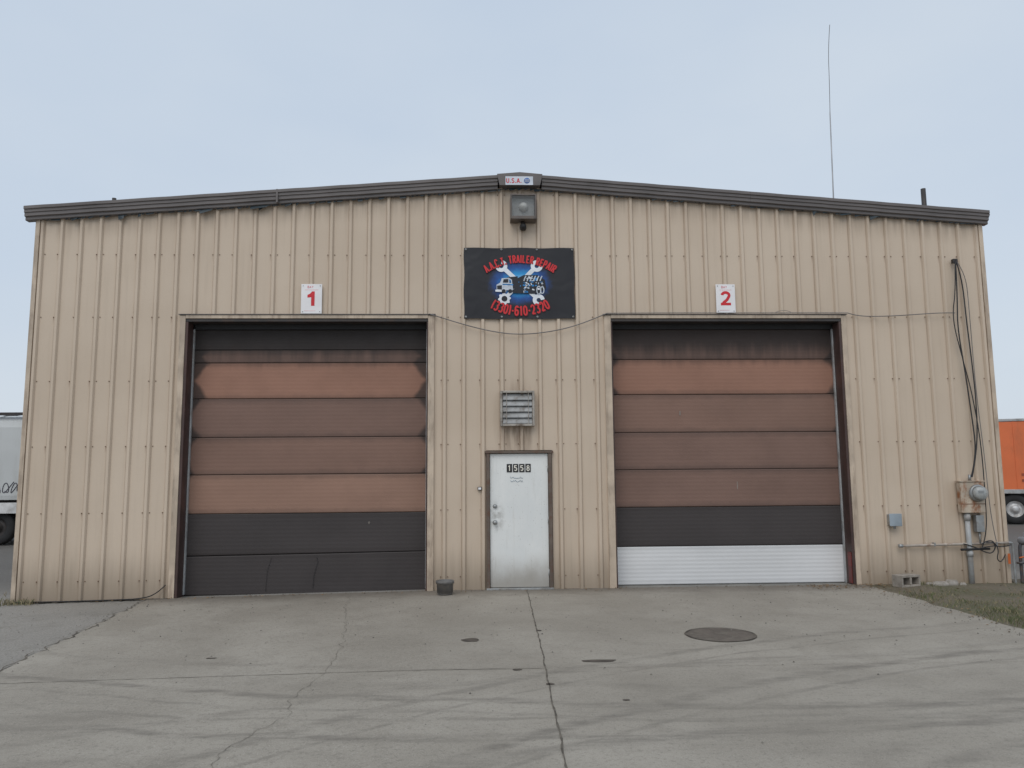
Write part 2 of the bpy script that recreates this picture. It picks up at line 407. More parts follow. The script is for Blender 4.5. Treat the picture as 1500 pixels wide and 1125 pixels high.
for pre,x0,x1,wl,wr in (('bay_a',-4.66,-.90,.04,.02),('bay_b',2.08,5.80,.02,.04)):
    boxes(pre+'_jamb',[(x0-wl,x0,-.03,.30,-.2,4.20),(x1,x1+wr,-.03,.30,-.2,4.20)],DKBROWN,B,.004)
    boxes(pre+'_header',[(x0-wl,x1+wr,-.03,.30,4.203,4.25)],DARK,B,.004)
    boxes(pre+'_trim',[(x0-.13,x0-wl-.002,-.042,.0,-.2,4.30),(x1+wr+.002,x1+.12,-.042,.0,-.2,4.30),(x0-wl,x1+wr,-.046,.0,4.252,4.31)],TAN,B,.004)
    boxes(pre+'_drip_edge',[(x0-.15,x1+.14,-.062,-.002,4.312,4.322)],TRIM,B)
    boxes(pre+'_weatherstrip',[(x0+.001,x0+.022,.19,.24,-.05,4.19),(x1-.022,x1-.001,.19,.24,-.0,4.19)],LGREY,B,.003)
    boxes(pre+'_top_seal',[(x0,x1,.19,.245,4.12,4.20)],BLACK,B)
    boxes(pre+'_sill',[(x0-.07,x1+.06,-.02,.30,-.16,(-.075 if pre=='bay_a' else -.004))],SILL,B)
box('bay_b_red_guard',5.785,5.80,.0,.10,.02,.5,mk('faded_red_paint',(.17,.035,.03),.5,grime=(.05,.025,.02),gamt=.8,scale=6),B)
# ---- man door
boxes('entry_door_frame',[(.045,.095,-.055,.09,-.02,2.09),(1.015,1.07,-.055,.09,-.02,2.09),(.02,1.095,-.065,.09,2.092,2.13)],FRB,B,.004)
def whitedoor():
    m,k,b=newmat('white_entry_door')
    n=k.noise(sc=(1,1,.6),scale=2.2,detail=6,rough=.65); s2=k.noise(sc=(12,1,1.0),scale=1.5,detail=5)
    c=k.mix(k.ss(n,.35,.7),(.74,.755,.74),(.81,.815,.79))
    c=k.mix(k.m('MULTIPLY',k.ss(s2,.55,.75),.25),c,(.45,.42,.36))
    low=k.m('MULTIPLY',k.ss(k.m('ADD',k.z,k.m('MULTIPLY',n,-.5)),.35,-.25),.8)
    c=k.mix(low,c,(.27,.24,.2))
    ex=k.m('POWER',k.m('ABSOLUTE',k.m('DIVIDE',k.m('SUBTRACT',k.x,.20),.16)),2.0); ez=k.m('POWER',k.m('ABSOLUTE',k.m('DIVIDE',k.m('SUBTRACT',k.z,1.1),.32)),2.0)
    h=k.m('MULTIPLY',k.ss(k.m('SQRT',k.m('ADD',ex,ez)),1,.2),k.ss(k.noise(scale=9,detail=5),.4,.65,.0,.55))
    c=k.mix(h,c,(.2,.18,.15))
    sp=k.m('MULTIPLY',k.ss(k.noise(scale=40,detail=3),.66,.74),.5)
    c=k.mix(sp,c,(.25,.2,.15))
    k.put(b.inputs['Base Color'],c); b.inputs['Roughness'].default_value=.45
    return m
box('entry_door_leaf',.100,1.010,-.012,.04,.03,2.085,whitedoor(),B,.003)
box('entry_threshold',.04,1.075,-.09,.06,-.03,.024,GALV,B,.004)
for i,z in enumerate((.25,1.05,1.85)): cyl('hinge_%d'%i,(1.008,-.022,z-.05),(1.008,-.022,z+.05),.009,LGREY,B)
for nm,z,r in (('door_knob',1.02,.032),('deadbolt',1.27,.028)):
    revolve(nm,[(0,.065 if r>.03 else .03),(r*.7,.063 if r>.03 else .03),(r,.045 if r>.03 else .022),(r*.8,.03 if r>.03 else .014),(r*.45,.015),(r*1.15,.006),(r*1.2,0)],(.175,-.013,z),'y',GALV,B)
H=empty('house_number_plates',(.55,-.02,1.86))
CRM=mk('cream_digit',(.78,.75,.66),.5)
for i in range(4):
    xx=.405+i*.098
    box('plate_%d'%i,xx-.042,xx+.042,-.018,-.0125,1.795,1.925,BLACK,H)
word('digits','1558',.405+1.5*.098,1.817,.098,.044,.086,.013,-.0195,CRM,H)
SC=mk('blue_marker',(.05,.12,.2),.6)
for j in range(2):
    p=[];x=.42
    while x<.62: p.append((x,-.0145,1.71-.055*j+U(-.018,.018))); x+=U(.006,.014)
    tube('marker_scribble_%d'%j,p,.0025,SC,H,False)
D2=empty('doorbell_box',(-.06,0,1.55)); box('case',-.095,-.03,-.05,-.001,1.52,1.57,BLACK,D2,.004); box('label',-.085,-.04,-.0525,-.0505,1.53,1.562,SIGNW,D2)
# ---- signs
PK=mk('pink_print',(.65,.25,.27),.5); PLR=mk('pale_red',(.75,.5,.5),.5)
def numsign(n,x0,x1,z0,z1):
    E=empty('bay_number_sign',((x0+x1)/2,-.04,(z0+z1)/2))
    box('sheet',x0,x1,-.046,-.037,z0,z1,SIGNW,E,.002)
    c_=(x0+x1)/2; zb=z0+.125; y=-.0475
    if n=='1':
        flat('numeral_stem',[(c_-.005,zb),(c_+.05,zb),(c_+.05,zb+.235),(c_+.005,zb+.235),(c_-.005,zb+.215)],y,RED,E)
        flat('numeral_flag',[(c_-.0052,zb+.14),(c_-.0052,zb+.222),(c_-.02,zb+.20),(c_-.065,zb+.178),(c_-.065,zb+.133)],y,RED,E)
    else:
        p=[]
        for a in range(0,15):
            t=math.radians(175-a*14.5); p.append((c_+.058*math.cos(t),zb+.165+.048*math.sin(t)))
        p+=[(c_+.02,zb+.09),(c_-.03,zb+.05),(c_-.058,zb+.012)]
        ribbon('numeral_curve',p,.046,y,RED,E)
        flat('numeral_base',[(c_-.085,zb),(c_+.083,zb),(c_+.083,zb+.043),(c_-.08,zb+.043)],y-.0006,RED,E)
    word('small_heading','BAY',c_-.02,z1-.065,.034,.022,.035,.007,-.048,PK,E)
    boxes('faint_lines',[(x0+.06,x1-.06,-.0475,-.0465,z1-.10,z1-.09),(x0+.05,x1-.1,-.0475,-.0465,z0+.04,z0+.048)],PLR,E)
    for xx in (x0+.03,x1-.03):
        for zz in (z0+.03,z1-.03): cyl('screw',(xx,-.0475,zz),(xx,-.052,zz),.008,GALV,E,seg=8)
numsign('1',-2.90,-2.57,4.33,4.81)
numsign('2',3.79,4.105,4.34,4.815)
E=empty('usa_plaque',(XC,-.17,6.53))
box('plate',.37,.82,-.172,-.166,6.43,6.575,mk('plaque_white',(.62,.66,.72),.4),E,.003)
word('letters','U.S.A.',.515,6.465,.043,.042,.075,.013,-.174,RED,E)
GB=mk('globe_blue',(.04,.12,.35),.4)
revolve('globe',[(0,.004),(.045,.003),(.05,0)],(.72,-.172,6.502),'y',GB,E,24)
for a in range(4): tube('globe_line_%d'%a,[(.68+.002*a,-.178,6.48+.013*a),(.72,-.178,6.474+.015*a),(.76,-.178,6.48+.013*a)],.0025,SIGNW,E)
# ---- banner
BN=empty('banner_sign',(.59,-.05,4.83))
bx0,bx1,bz0,bz1=-.305,1.480,4.245,5.415
m,k,b=newmat('banner_vinyl')
ccx,ccz=.60,4.835
ex=k.m('POWER',k.m('ABSOLUTE',k.m('DIVIDE',k.m('SUBTRACT',k.x,ccx),.50)),2.0); ez=k.m('POWER',k.m('ABSOLUTE',k.m('DIVIDE',k.m('SUBTRACT',k.z,ccz),.36)),2.0)
rr=k.m('ADD',k.m('SQRT',k.m('ADD',ex,ez)),k.m('MULTIPLY',k.m('SUBTRACT',k.noise(scale=14,detail=4),.5),.3))
c=k.mix(k.ss(rr,1.10,.65),(.012,.012,.016),(.008,.08,.32)); c=k.mix(k.ss(rr,.78,.3),c,(.02,.34,.72)); c=k.mix(k.ss(rr,.42,.05),c,(.5,.74,.9))
k.put(b.inputs['Base Color'],c); b.inputs['Roughness'].default_value=.5
wv=k.noise(sc=(1,1,1),scale=2.2,detail=2,dist=.4); k.put(b.inputs['Normal'],k.bump(wv,.6,.03))
V=[];F=[];nx,nz=60,40
def by(x,z):
    t=(x-bx0)/(bx1-bx0); s=(z-bz0)/(bz1-bz0)
    return -.043-.006*math.sin(t*9+s*3)*math.sin(math.pi*s)-.004*math.sin(t*21)*(1-s)
for j in range(nz+1):
    for i in range(nx+1):
        t=i/nx; s=j/nz
        x=bx0+(bx1-bx0)*t; z=bz0+(bz1-bz0)*s
        z+= .008*math.sin(math.pi*t*5)*(1 if s in(0,1) else 0)*.6
        x+= .006*math.sin(math.pi*s*4)*(1 if t in(0,1) else 0)
        V.append((x,by(x,z),z))
for j in range(nz):
    for i in range(nx): q=j*(nx+1)+i; F.append((q,q+1,q+nx+2,q+nx+1))
mesh('vinyl_sheet',V,F,m,BN,True)
for i in range(4):
    for zz in (bz0+.03,bz1-.03):
        xx=bx0+.03+(bx1-bx0-.06)*i/3
        revolve('grommet',[(.006,.004),(.014,.004),(.016,0)],(xx,-.054,zz),'y',GALV,BN,12)
CWD={'.':.5,' ':.55,'I':.5,'-':.65,'(':.62,')':.62,'1':.8}
def arcword(name,s,cx_,cz_,Rr,top,spanA,w,h,sw,mat,y):
    ws=[CWD.get(c,1.0) for c in s]; tot=sum(ws); a=-spanA/2; V=[];F=[]
    for c,ww in zip(s,ws):
        am=a+spanA*ww/tot/2; a+=spanA*ww/tot
        if c==' ': continue
        x=cx_+Rr*math.sin(am); z=cz_+(Rr if top else -Rr)*math.cos(am)
        glyph(V,F,c,x,z,w*(.6 if c in '()-' else 1),h,sw,y,am if top else -am)
    return mesh(name,V,F,mat,BN)
OUTL=mk('banner_dark_red_edge',(.16,.008,.012),.5)
arcword('company_name_shadow','A.A.C.T. TRAILER REPAIR',.605,4.22,.94,True,math.radians(70),.042,.125,.028,OUTL,-.0570)
arcword('company_name','A.A.C.T. TRAILER REPAIR',.60,4.225,.94,True,math.radians(70),.042,.125,.019,REDT,-.0585)
arcword('phone_number_shadow','(330)-610-2320',.605,5.275,.985,False,math.radians(60),.056,.155,.034,OUTL,-.0570)
arcword('phone_number','(330)-610-2320',.60,5.28,.985,False,math.radians(60),.056,.155,.023,REDT,-.0585)
CHR=mk('print_silver',(.55,.60,.66),.5,var=.2,scale=14); PW=mk('print_white',(.80,.83,.87),.5,var=.08,scale=9); PB=mk('print_black',(.012,.014,.02),.5); PBL=mk('print_blue',(.02,.2,.48),.5,var=.5,scale=22)
def wrench(x0,z0,x1,z1,y,ring):
    d=Vector((x1-x0,z1-z0)); L=d.length; d/=L; n=Vector((-d.y,d.x))
    def P(a,b): q=Vector((x0,z0))+d*a+n*b; return (q.x,q.y)
    flat('wrench_shaft',[P(.05,-.03),P(L-.05,-.036),P(L-.05,.036),P(.05,.03)],y,PW,BN)
    for base,sg,op in ((0,-1,not ring),(L,1,True)):
        r=.098
        if op:
            V=[];F=[]; rib(V,F,[P(base+sg*(.03+.066*math.cos(math.radians(48+264*i/16))),.066*math.sin(math.radians(48+264*i/16))) for i in range(17)],.062,y-.001)
            mesh('wrench_jaw',V,F,PW,BN)
        else:
            pts=[]
            for a in range(32):
                rr_=r*(1.05 if a%4<2 else .86); t=2*math.pi*a/32; pts.append(P(base+rr_*math.cos(t),rr_*math.sin(t)))
            flat('wrench_ring',pts,y-.001,PW,BN)
            flat('wrench_hole',[P(base+.048*math.cos(a*math.pi/6),.048*math.sin(a*math.pi/6)) for a in range(12)],y-.002,PB,BN)
wrench(.345,4.57,.85,5.09,-.0545,True)
wrench(.875,4.57,.32,5.09,-.0520,False)
y=-.060
def tp(l): return [(.20+(a-.22)*.95, 4.80+(b_-4.83)*.82) for a,b_ in l]
flat('truck_trailer',tp([(.42,4.76),(.42,4.98),(.60,5.0),(.60,4.74)]),y+.0005,PB,BN)
flat('truck_cab',tp([(.24,4.72),(.24,4.83),(.30,4.87),(.33,4.96),(.45,4.97),(.50,4.93),(.52,4.72)]),y,CHR,BN)
flat('truck_windshield',tp([(.345,4.87),(.36,4.94),(.44,4.945),(.44,4.87)]),y-.001,PB,BN)
flat('truck_side_window',tp([(.455,4.865),(.455,4.94),(.485,4.92),(.49,4.86)]),y-.001,PBL,BN)
flat('truck_hood_line',tp([(.34,4.85),(.52,4.84),(.52,4.815),(.34,4.825)]),y-.0012,PBL,BN)
flat('truck_grille',tp([(.25,4.74),(.25,4.81),(.33,4.82),(.33,4.73)]),y-.001,PB,BN)
flat('truck_bumper',tp([(.22,4.69),(.22,4.73),(.40,4.725),(.40,4.68)]),y-.0015,PW,BN)
for j,q in enumerate((.36,.47,.54)):
    flat('truck_wheel',tp([(q+.035*math.cos(a*math.pi/7),4.70+.04*math.sin(a*math.pi/7)) for a in range(14)]),y-.002-.0003*j,PB,BN)
flat('engine_block',[(.52,4.66),(.50,4.78),(.54,4.90),(.66,4.96),(.88,4.96),(1.0,4.88),(1.02,4.74),(.88,4.65)],y+.0012,PB,BN)
random.seed(3)
for i in range(60):
    a=U(0,6.28); rx=U(0,.23); x=.76+rx*math.cos(a); z=4.80+rx*.58*math.sin(a); w=U(.006,.024); h=U(.005,.018); t=U(-.6,.6)
    q=[(-w,-h),(w,-h),(w*.8,h),(-w*.9,h)]
    flat('engine_part',[(x+u*math.cos(t)-v*math.sin(t),z+u*math.sin(t)+v*math.cos(t)) for u,v in q],y-.0004-.00004*i,[CHR,PBL,PB,PBL,PW][i%5],BN)
for i in range(6):
    x=.66+i*.052; V=[];F=[]; rib(V,F,[(x,4.86),(x+.012,4.90),(x+.035,4.945)],.018,y-.0035); mesh('exhaust_header',V,F,CHR,BN)
for j,(x,rr_) in enumerate(((.90,.065),(.955,.055))):
    V=[];F=[]; rib(V,F,[(x+.5*rr_*math.cos(a*math.pi/10),4.71+rr_*math.sin(a*math.pi/10)) for a in range(21)],.016,y-.0040-.0004*j); mesh('engine_belt_ring',V,F,CHR,BN)
random.seed(11)
# ---- exhaust vent
VN=empty('louvered_wall_vent',(.54,-.05,2.8))
vx0,vx1,vz0,vz1=.265,.805,2.515,3.075
VG=mk('weathered_vent_metal',(.36,.33,.29),.55,.2,scale=6,grime=(.11,.07,.045),gamt=.8)
boxes('frame',[(vx0,vx0+.035,-.13,0,vz0,vz1),(vx1-.035,vx1,-.13,0,vz0,vz1),(vx0+.037,vx1-.037,-.13,0,vz1-.035,vz1),(vx0+.037,vx1-.037,-.13,0,vz0,vz0+.035)],VG,VN,.005)
box('back',vx0+.05,vx1-.05,-.012,-.002,vz0+.05,vz1-.05,DARK,VN)
LV=mk('grey_louver',(.30,.305,.305),.5,.2,grime=(.12,.10,.08),gamt=.8,scale=5)
V=[];F=[]
for i in range(5):
    z=vz0+.05+i*.093
    k_=len(V); V+=[(vx0+.04,-.112,z),(vx1-.04,-.112,z),(vx1-.04,-.075,z+.092),(vx0+.04,-.075,z+.092),(vx0+.04,-.112,z-.010),(vx1-.04,-.112,z-.010)]
    F+=[(k_,k_+1,k_+2,k_+3),(k_+4,k_+5,k_+1,k_)]
mesh('louver_blades',V,F,LV,VN)
boxes('stiles',[(.36,.368,-.122,-.114,vz0+.036,vz1-.036),(.705,.713,-.122,-.114,vz0+.036,vz1-.036)],VG,VN)
# ---- flood light
FL=empty('flood_light_fixture',(.655,-.1,6.05))
FB=mk('bronze_fixture',(.12,.10,.09),.5,grime=(.2,.15,.1))
x0,x1,z0,z1=.445,.865,5.84,6.255
boxes('housing',[(x0,x1,-.10,0,z0,z1),(x0,x0+.022,-.24,-.102,z0,z1),(x1-.022,x1,-.24,-.102,z0,z1),(x0+.024,x1-.024,-.24,-.102,z1-.022,z1),(x0+.024,x1-.024,-.24,-.102,z0,z0+.05)],FB,FL,.004)
m,k,b=newmat('fixture_glass'); b.inputs['Base Color'].default_value=(.25,.26,.26,1); b.inputs['Roughness'].default_value=.12; b.inputs['Alpha'].default_value=.2
box('lens',x0+.023,x1-.023,-.230,-.224,z0+.052,z1-.024,m,FL)
box('reflector',x0+.03,x1-.03,-.115,-.103,z0+.052,z1-.03,mk('reflector',(.40,.40,.38),.4,.3),FL)
revolve('bulb',[(0,.12),(.04,.11),(.07,.07),(.075,.02),(.05,-.03),(.04,-.03)],(.66,-.10,6.07),'y',mk('bulb_glass',(.7,.7,.66),.25),FL,24)
cyl('bracket',(.655,-.08,5.84),(.655,-.08,5.77),.035,DARK,FL)
revolve('sensor_head',[(0,.16),(.03,.155),(.05,.12),(.055,.05),(.04,0),(0,-.01)],(.655,-.03,5.745),'y',BLACK,FL,20)
box('sensor_arm',.61,.70,-.06,-.001,5.72,5.80,DARK,FL,.006)
# ---- electrics on the right
EM=empty('electric_meter',(7.75,-.05,1.35))
box('enclosure',7.55,7.93,-.15,-.036,1.10,1.585,RUSTY,EM,.008)
box('cover_lip',7.535,7.945,-.165,-.03,1.588,1.605,RUSTY,EM,.003)
box('cover_seam',7.55,7.93,-.153,-.150,1.235,1.245,mk('rust',(.16,.06,.025),.8),EM)
revolve('meter_ring',[(.135,0),(.135,.03),(.12,.045),(.11,.045)],(7.81,-.15,1.41),'y',GALV,EM)
m,k,b=newmat('meter_glass'); b.inputs['Base Color'].default_value=(.5,.52,.52,1); b.inputs['Roughness'].default_value=.1; b.inputs['Alpha'].default_value=.45
revolve('meter_glass',[(.108,.04),(.105,.12),(.09,.14),(0,.145)],(7.81,-.15,1.41),'y',m,EM)
revolve('meter_dial',[(.095,.05),(.09,.10),(0,.10)],(7.81,-.15,1.41),'y',mk('dial',(.5,.5,.48),.5),EM)
box('dial_display',7.765,7.855,-.256,-.251,1.41,1.45,BLACK,EM)
CD=mk('grey_conduit',(.40,.41,.41),.5,grime=(.25,.18,.12),gamt=.5)
cyl('riser_conduit',(7.66,-.085,1.10),(7.66,-.085,-.1),.038,CD,EM)
cyl('riser_coupling',(7.66,-.085,1.08),(7.66,-.085,.98),.048,CD,EM)
cyl('ground_coupling',(7.66,-.085,.50),(7.66,-.085,.42),.048,CD,EM)
box('small_breaker_box',7.78,7.905,-.13,-.036,.80,1.06,GALV,EM,.006)
cyl('breaker_stub',(7.84,-.085,.80),(7.84,-.085,.62),.014,GALV,EM)
cyl('top_nipple',(7.75,-.085,1.60),(7.75,-.085,1.70),.022,GALV,EM)
JB=empty('junction_box',(6.47,-.05,1.0))
box('case',6.385,6.565,-.13,-.036,.915,1.09,GALV,JB,.012)
box('cover',6.375,6.575,-.142,-.132,.905,1.10,mk('bluegrey_cover',(.33,.38,.42),.45,.3),JB,.006)
cyl('conduit_stub',(6.48,-.08,.915),(6.48,-.08,.86),.02,GALV,JB)
GP=empty('gas_pipework',(8.3,-.1,.6))
PIP=mk('painted_pipe',(.42,.37,.32),.5,grime=(.2,.10,.05),gamt=.7,scale=8)
YP=mk('dark_gas_pipe',(.06,.06,.065),.45,grime=(.2,.1,.05),gamt=.5,scale=9)
cyl('horizontal_pipe',(6.56,-.075,.595),(8.30,-.075,.625),.02,PIP,GP)
cyl('pipe_end',(6.53,-.075,.595),(6.59,-.075,.595),.028,GALV,GP)
for q in (7.1,7.66,8.1): box('pipe_clamp',q-.012,q+.012,-.10,-.036,.585,.64,GALV,GP)
cyl('crossing_pipe',(7.50,-.12,.53),(7.96,-.12,.54),.018,BLACK,GP)
tube('riser_a',[(8.30,-.075,.625),(8.36,-.075,.63),(8.37,-.075,.58),(8.37,-.075,.2),(8.37,-.075,-.1)],.018,GALV,GP)
tube('riser_b',[(8.46,-.1,-.1),(8.46,-.1,.35),(8.46,-.1,.58),(8.50,-.1,.62),(8.70,-.1,.62),(8.85,-.1,.62)],.024,YP,GP)
tube('riser_c',[(8.62,-.12,-.1),(8.62,-.12,.60)],.022,YP,GP,False)
revolve('regulator',[(0,-.05),(.09,-.05),(.11,-.02),(.11,.02),(.09,.05),(.03,.06),(.03,.12),(0,.12)],(8.55,-.12,.66),'z',mk('regulator_grey',(.2,.2,.21),.4),GP,28)
revolve('valve_flange',[(0,0),(.06,0),(.06,.03),(0,.03)],(8.46,-.1,.30),'z',YP,GP,20)
revolve('valve_flange_b',[(0,0),(.06,0),(.06,.03),(0,.03)],(8.62,-.12,.12),'z',YP,GP,20)
tube('valve_handle',[(8.40,-.16,.40),(8.54,-.16,.42)],.01,mk('orange_tag',(.7,.16,.03),.5),GP,False)
box('orange_tag',8.26,8.30,-.10,-.095,.30,.46,mk('orange_tag2',(.6,.14,.03),.5),GP)
box('diaphragm_meter',8.72,8.98,-.25,.0,.22,.55,mk('meter_grey',(.35,.36,.37),.5),GP,.03)
# ---- cables
CB=empty('hanging_cables',(7.7,-.07,3.5))
BK=mk('cable_black',(.025,.024,.026),.6); GC=mk('cable_grey',(.16,.15,.15),.6)
box('hook',7.75,7.83,-.10,-.036,5.17,5.24,DARK,CB,.006)
tube('cable_a',[(7.79,-.10,5.22),(7.78,-.09,4.6),(7.74,-.09,4.1),(7.80,-.1,3.4),(7.86,-.1,2.6),(7.88,-.11,2.0),(7.76,-.11,1.66)],.010,BK,CB)
tube('cable_b',[(7.79,-.10,5.22),(7.88,-.09,4.95),(7.90,-.09,4.2),(7.93,-.1,3.5),(7.95,-.1,2.8),(7.90,-.11,2.1),(7.77,-.12,1.66)],.010,BK,CB)
tube('cable_c',[(7.78,-.10,5.20),(7.76,-.09,4.7),(7.66,-.09,4.25),(7.78,-.09,3.6),(7.90,-.09,3.0),(7.98,-.09,2.2),(7.98,-.09,1.4),(7.96,-.09,.75),(7.86,-.09,.56)],.008,BK,CB)
tube('cable_d',[(7.80,-.10,5.20),(7.95,-.09,5.0),(7.96,-.09,4.4),(7.97,-.08,3.0),(8.02,-.09,2.0),(8.04,-.09,1.0),(8.1,-.09,.65)],.006,GC,CB)
tube('loop_a',[(7.84,-.13,.62),(7.98,-.14,.70),(8.06,-.14,.58),(7.98,-.14,.46),(7.85,-.13,.50),(7.70,-.13,.58),(7.55,-.12,.62)],.009,BK,CB)
tube('loop_b',[(7.90,-.14,.64),(8.02,-.15,.66),(8.09,-.15,.52),(8.04,-.15,.38),(8.12,-.15,.32),(8.2,-.13,.45)],.008,BK,CB)
tube('loop_c',[(7.8,-.15,.55),(8.0,-.15,.60),(8.16,-.15,.56),(8.30,-.14,.60)],.008,BK,CB)
CE=empty('strung_wire',(1,-.07,4.2))
tube('wire_a',[(7.72,-.09,4.33),(7.45,-.08,4.335),(7.0,-.08,4.30),(6.5,-.07,4.275),(6.1,-.07,4.28),(5.95,-.07,4.33)],.007,GC,CE)
tube('wire_b',[(5.95,-.07,4.335),(5.0,-.075,4.335),(4.0,-.075,4.333),(3.0,-.075,4.335),(2.0,-.07,4.33)],.006,GC,CE)
tube('wire_c',[(2.0,-.07,4.33),(1.7,-.07,4.20),(1.3,-.07,4.07),(.85,-.07,3.995),(.45,-.07,3.985),(.05,-.07,4.05),(-.4,-.07,4.17),(-.86,-.07,4.32)],.008,GC,CE)
tube('wire_d',[(5.0,-.075,4.345),(4.9,-.08,4.40),(4.75,-.08,4.345)],.004,GC,CE)
# ---- rooftop
AN=empty('radio_antenna',(7.28,3,6.1))
cyl('base_mast',(7.27,3,6.05),(7.33,3,9.3),.015,mk('fibreglass_grey',(.36,.36,.37),.4),AN,r1=.012)
tube('whip',[(7.33,3,9.28),(7.36,3,10.0),(7.37,3,10.7),(7.44,3,11.28)],.006,GC,AN)
RP=empty('roof_vent_pipe',(8.04,1,6.1)); cyl('pipe',(8.0,1,5.95),(8.0,1,6.86),.042,DARK,RP); cyl('collar',(8.0,1,5.95),(8.0,1,6.2),.07,TRIM2,RP,r1=.05)
RP=empty('roof_vent_pipe',(-6.42,1,6.1)); cyl('pipe',(-6.42,1,5.95),(-6.42,1,6.60),.035,DARK,RP); cyl('collar',(-6.42,1,5.95),(-6.42,1,6.3),.06,TRIM2,RP,r1=.045)
# ------------------------------------------------------------ ground
xsn=[-600,-60,-20,-12,-9,-7.1]+[-6.6+.6*i for i in range(11)]+[-.5,0,6,12,40,600]
ysn=[-120,-30,-14,-8,-4,0,6,14,30,80,900]
xsn=sorted(set(xsn)); V=[(x,y,gz(x)-.014) for y in ysn for x in xsn]; n=len(xsn)
F=[(j*n+i,j*n+i+1,(j+1)*n+i+1,(j+1)*n+i) for j in range(len(ysn)-1) for i in range(n-1)]
m,k,b=newmat('worn_asphalt')
n1=k.noise(scale=.35,detail=5); n2=k.noise(scale=45,detail=3,rough=.7); n3=k.noise(scale=2.2,detail=6,rough=.65)
c=k.mix(k.ss(n1,.3,.7),(.25,.235,.21),(.32,.30,.27)); c=k.mix(k.ss(n2,.42,.7,.0,.6),c,(.13,.12,.105)); c=k.mix(k.ss(n3,.5,.7,0,.4),c,(.16,.145,.12))
far=k.m('MULTIPLY',k.ss(k.y,-.5,3.0),.75); c=k.mix(far,c,(.085,.08,.075))
k.put(b.inputs['Base Color'],c); b.inputs['Roughness'].default_value=.9; k.put(b.inputs['Normal'],k.bump(n2,.5,.008))
mesh('ground',V,F,m)
m,k,b=newmat('worn_concrete')
n1=k.noise(scale=.55,detail=5,rough=.6,dist=.3); n2=k.noise(scale=26,detail=4,rough=.75); n3=k.noise(scale=3.1,detail=6,rough=.7,off=(5,2,0)); n4=k.noise(scale=100,detail=2,off=(1,4,0))
c=k.mix(k.ss(n1,.3,.7),(.275,.247,.205),(.36,.328,.278))
c=k.mix(k.ss(n3,.45,.75,0,.4),c,(.205,.182,.15))
c=k.mix(k.ss(n2,.48,.75,0,.6),c,(.15,.134,.11))
c=k.mix(k.ss(n4,.58,.70,0,.5),c,(.47,.44,.385))
c=k.mix(k.ss(n4,.42,.30,0,.45),c,(.12,.107,.088))
warp=k.noise(scale=.9,detail=2,off=(8,8,0))
streak=k.noise(sc=(.55,2.6,1),scale=3.2,detail=5,rough=.7,off=(3,9,0))
TR=[(1.0,8.15,15.0,.10,.60),(1.0,8.15,14.62,.05,.40),(1.0,8.15,13.1,.10,.25),(8.5,-18,13.87,.11,.60),(8.5,-18,13.55,.05,.45),(8.5,-18,12.0,.12,.40),(8.5,-18,15.1,.10,.45),(8.5,-18,14.75,.04,.4),
(5,-22,15.6,.12,.45),(5,-22,17.4,.10,.3),(3,12,18.2,.11,.55),(3,12,18.55,.05,.4)]
tot=None
px=k.m('ADD',k.x,k.m('MULTIPLY',k.m('SUBTRACT',warp,.5),.3)); py=k.m('ADD',k.y,k.m('MULTIPLY',k.m('SUBTRACT',warp,.5),.35))
cmb=k.n.new('ShaderNodeCombineXYZ'); k.l.new(px,cmb.inputs[0]); k.l.new(py,cmb.inputs[1])
for (cx_,cy_,rr_,w,s) in TR:
    dn_=k.n.new('ShaderNodeVectorMath'); dn_.operation='DISTANCE'; k.l.new(cmb.outputs[0],dn_.inputs[0]); dn_.inputs[1].default_value=(cx_,cy_,0)
    dd=k.m('ABSOLUTE',k.m('SUBTRACT',dn_.outputs['Value'],rr_))
    mm=k.ss(dd,w,w*.2,0,s)
    tot=mm if tot is None else k.m('MAXIMUM',tot,mm)
tot=k.m('MULTIPLY',tot,k.ss(streak,.36,.64,.15,1.0))
tot=k.m('MULTIPLY',tot,k.ss(k.y,-2.4,-3.8))
tot=k.m('MULTIPLY',tot,k.ss(n1,.30,.55,.4,.95))
c=k.mix(tot,c,(.105,.093,.078))
sm=k.m('MULTIPLY',k.ss(k.noise(sc=(.5,1.6,1),scale=1.1,detail=5,rough=.65,off=(7,1,2)),.52,.72),k.ss(k.y,-3.5,-6.5,.1,.28)); c=k.mix(sm,c,(.13,.115,.095))
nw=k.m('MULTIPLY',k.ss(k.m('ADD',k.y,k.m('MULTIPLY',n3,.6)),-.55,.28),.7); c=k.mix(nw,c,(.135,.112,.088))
k.put(b.inputs['Base Color'],c); k.put(b.inputs['Roughness'],k.ss(n1,.3,.7,.8,.92)); k.put(b.inputs['Normal'],k.bump(k.m('ADD',n2,k.m('MULTIPLY',n4,.5)),.5,.006))
V=[];F=[]
ny=120;nx=24
for j in range(ny+1):
    y=-16+16*j/ny
    xl=-5.08-.115*y*.95+.05*mnoise.noise((y*2,0,0))+.025*mnoise.noise((y*9,3,0))
    xr=5.98+.07*mnoise.noise((y*2.3,7,0))+.03*mnoise.noise((y*9,4,0))
    if y<-3.95: xr=min(16,6+(-3.95-y)*14)
    for i in range(nx+1):
        x=xl+(xr-xl)*i/nx; V.append((x,y,gz(x)))
for j in range(ny):
    for i in range(nx): q=j*(nx+1)+i; F.append((q,q+1,q+nx+2,q+nx+1))
mesh('concrete_apron',V,F,m)
JM=mk('joint_dirt',(.115,.10,.08),.95,var=.4,scale=8); JM2=mk('hairline_crack',(.175,.155,.127),.95,var=.3,scale=8)
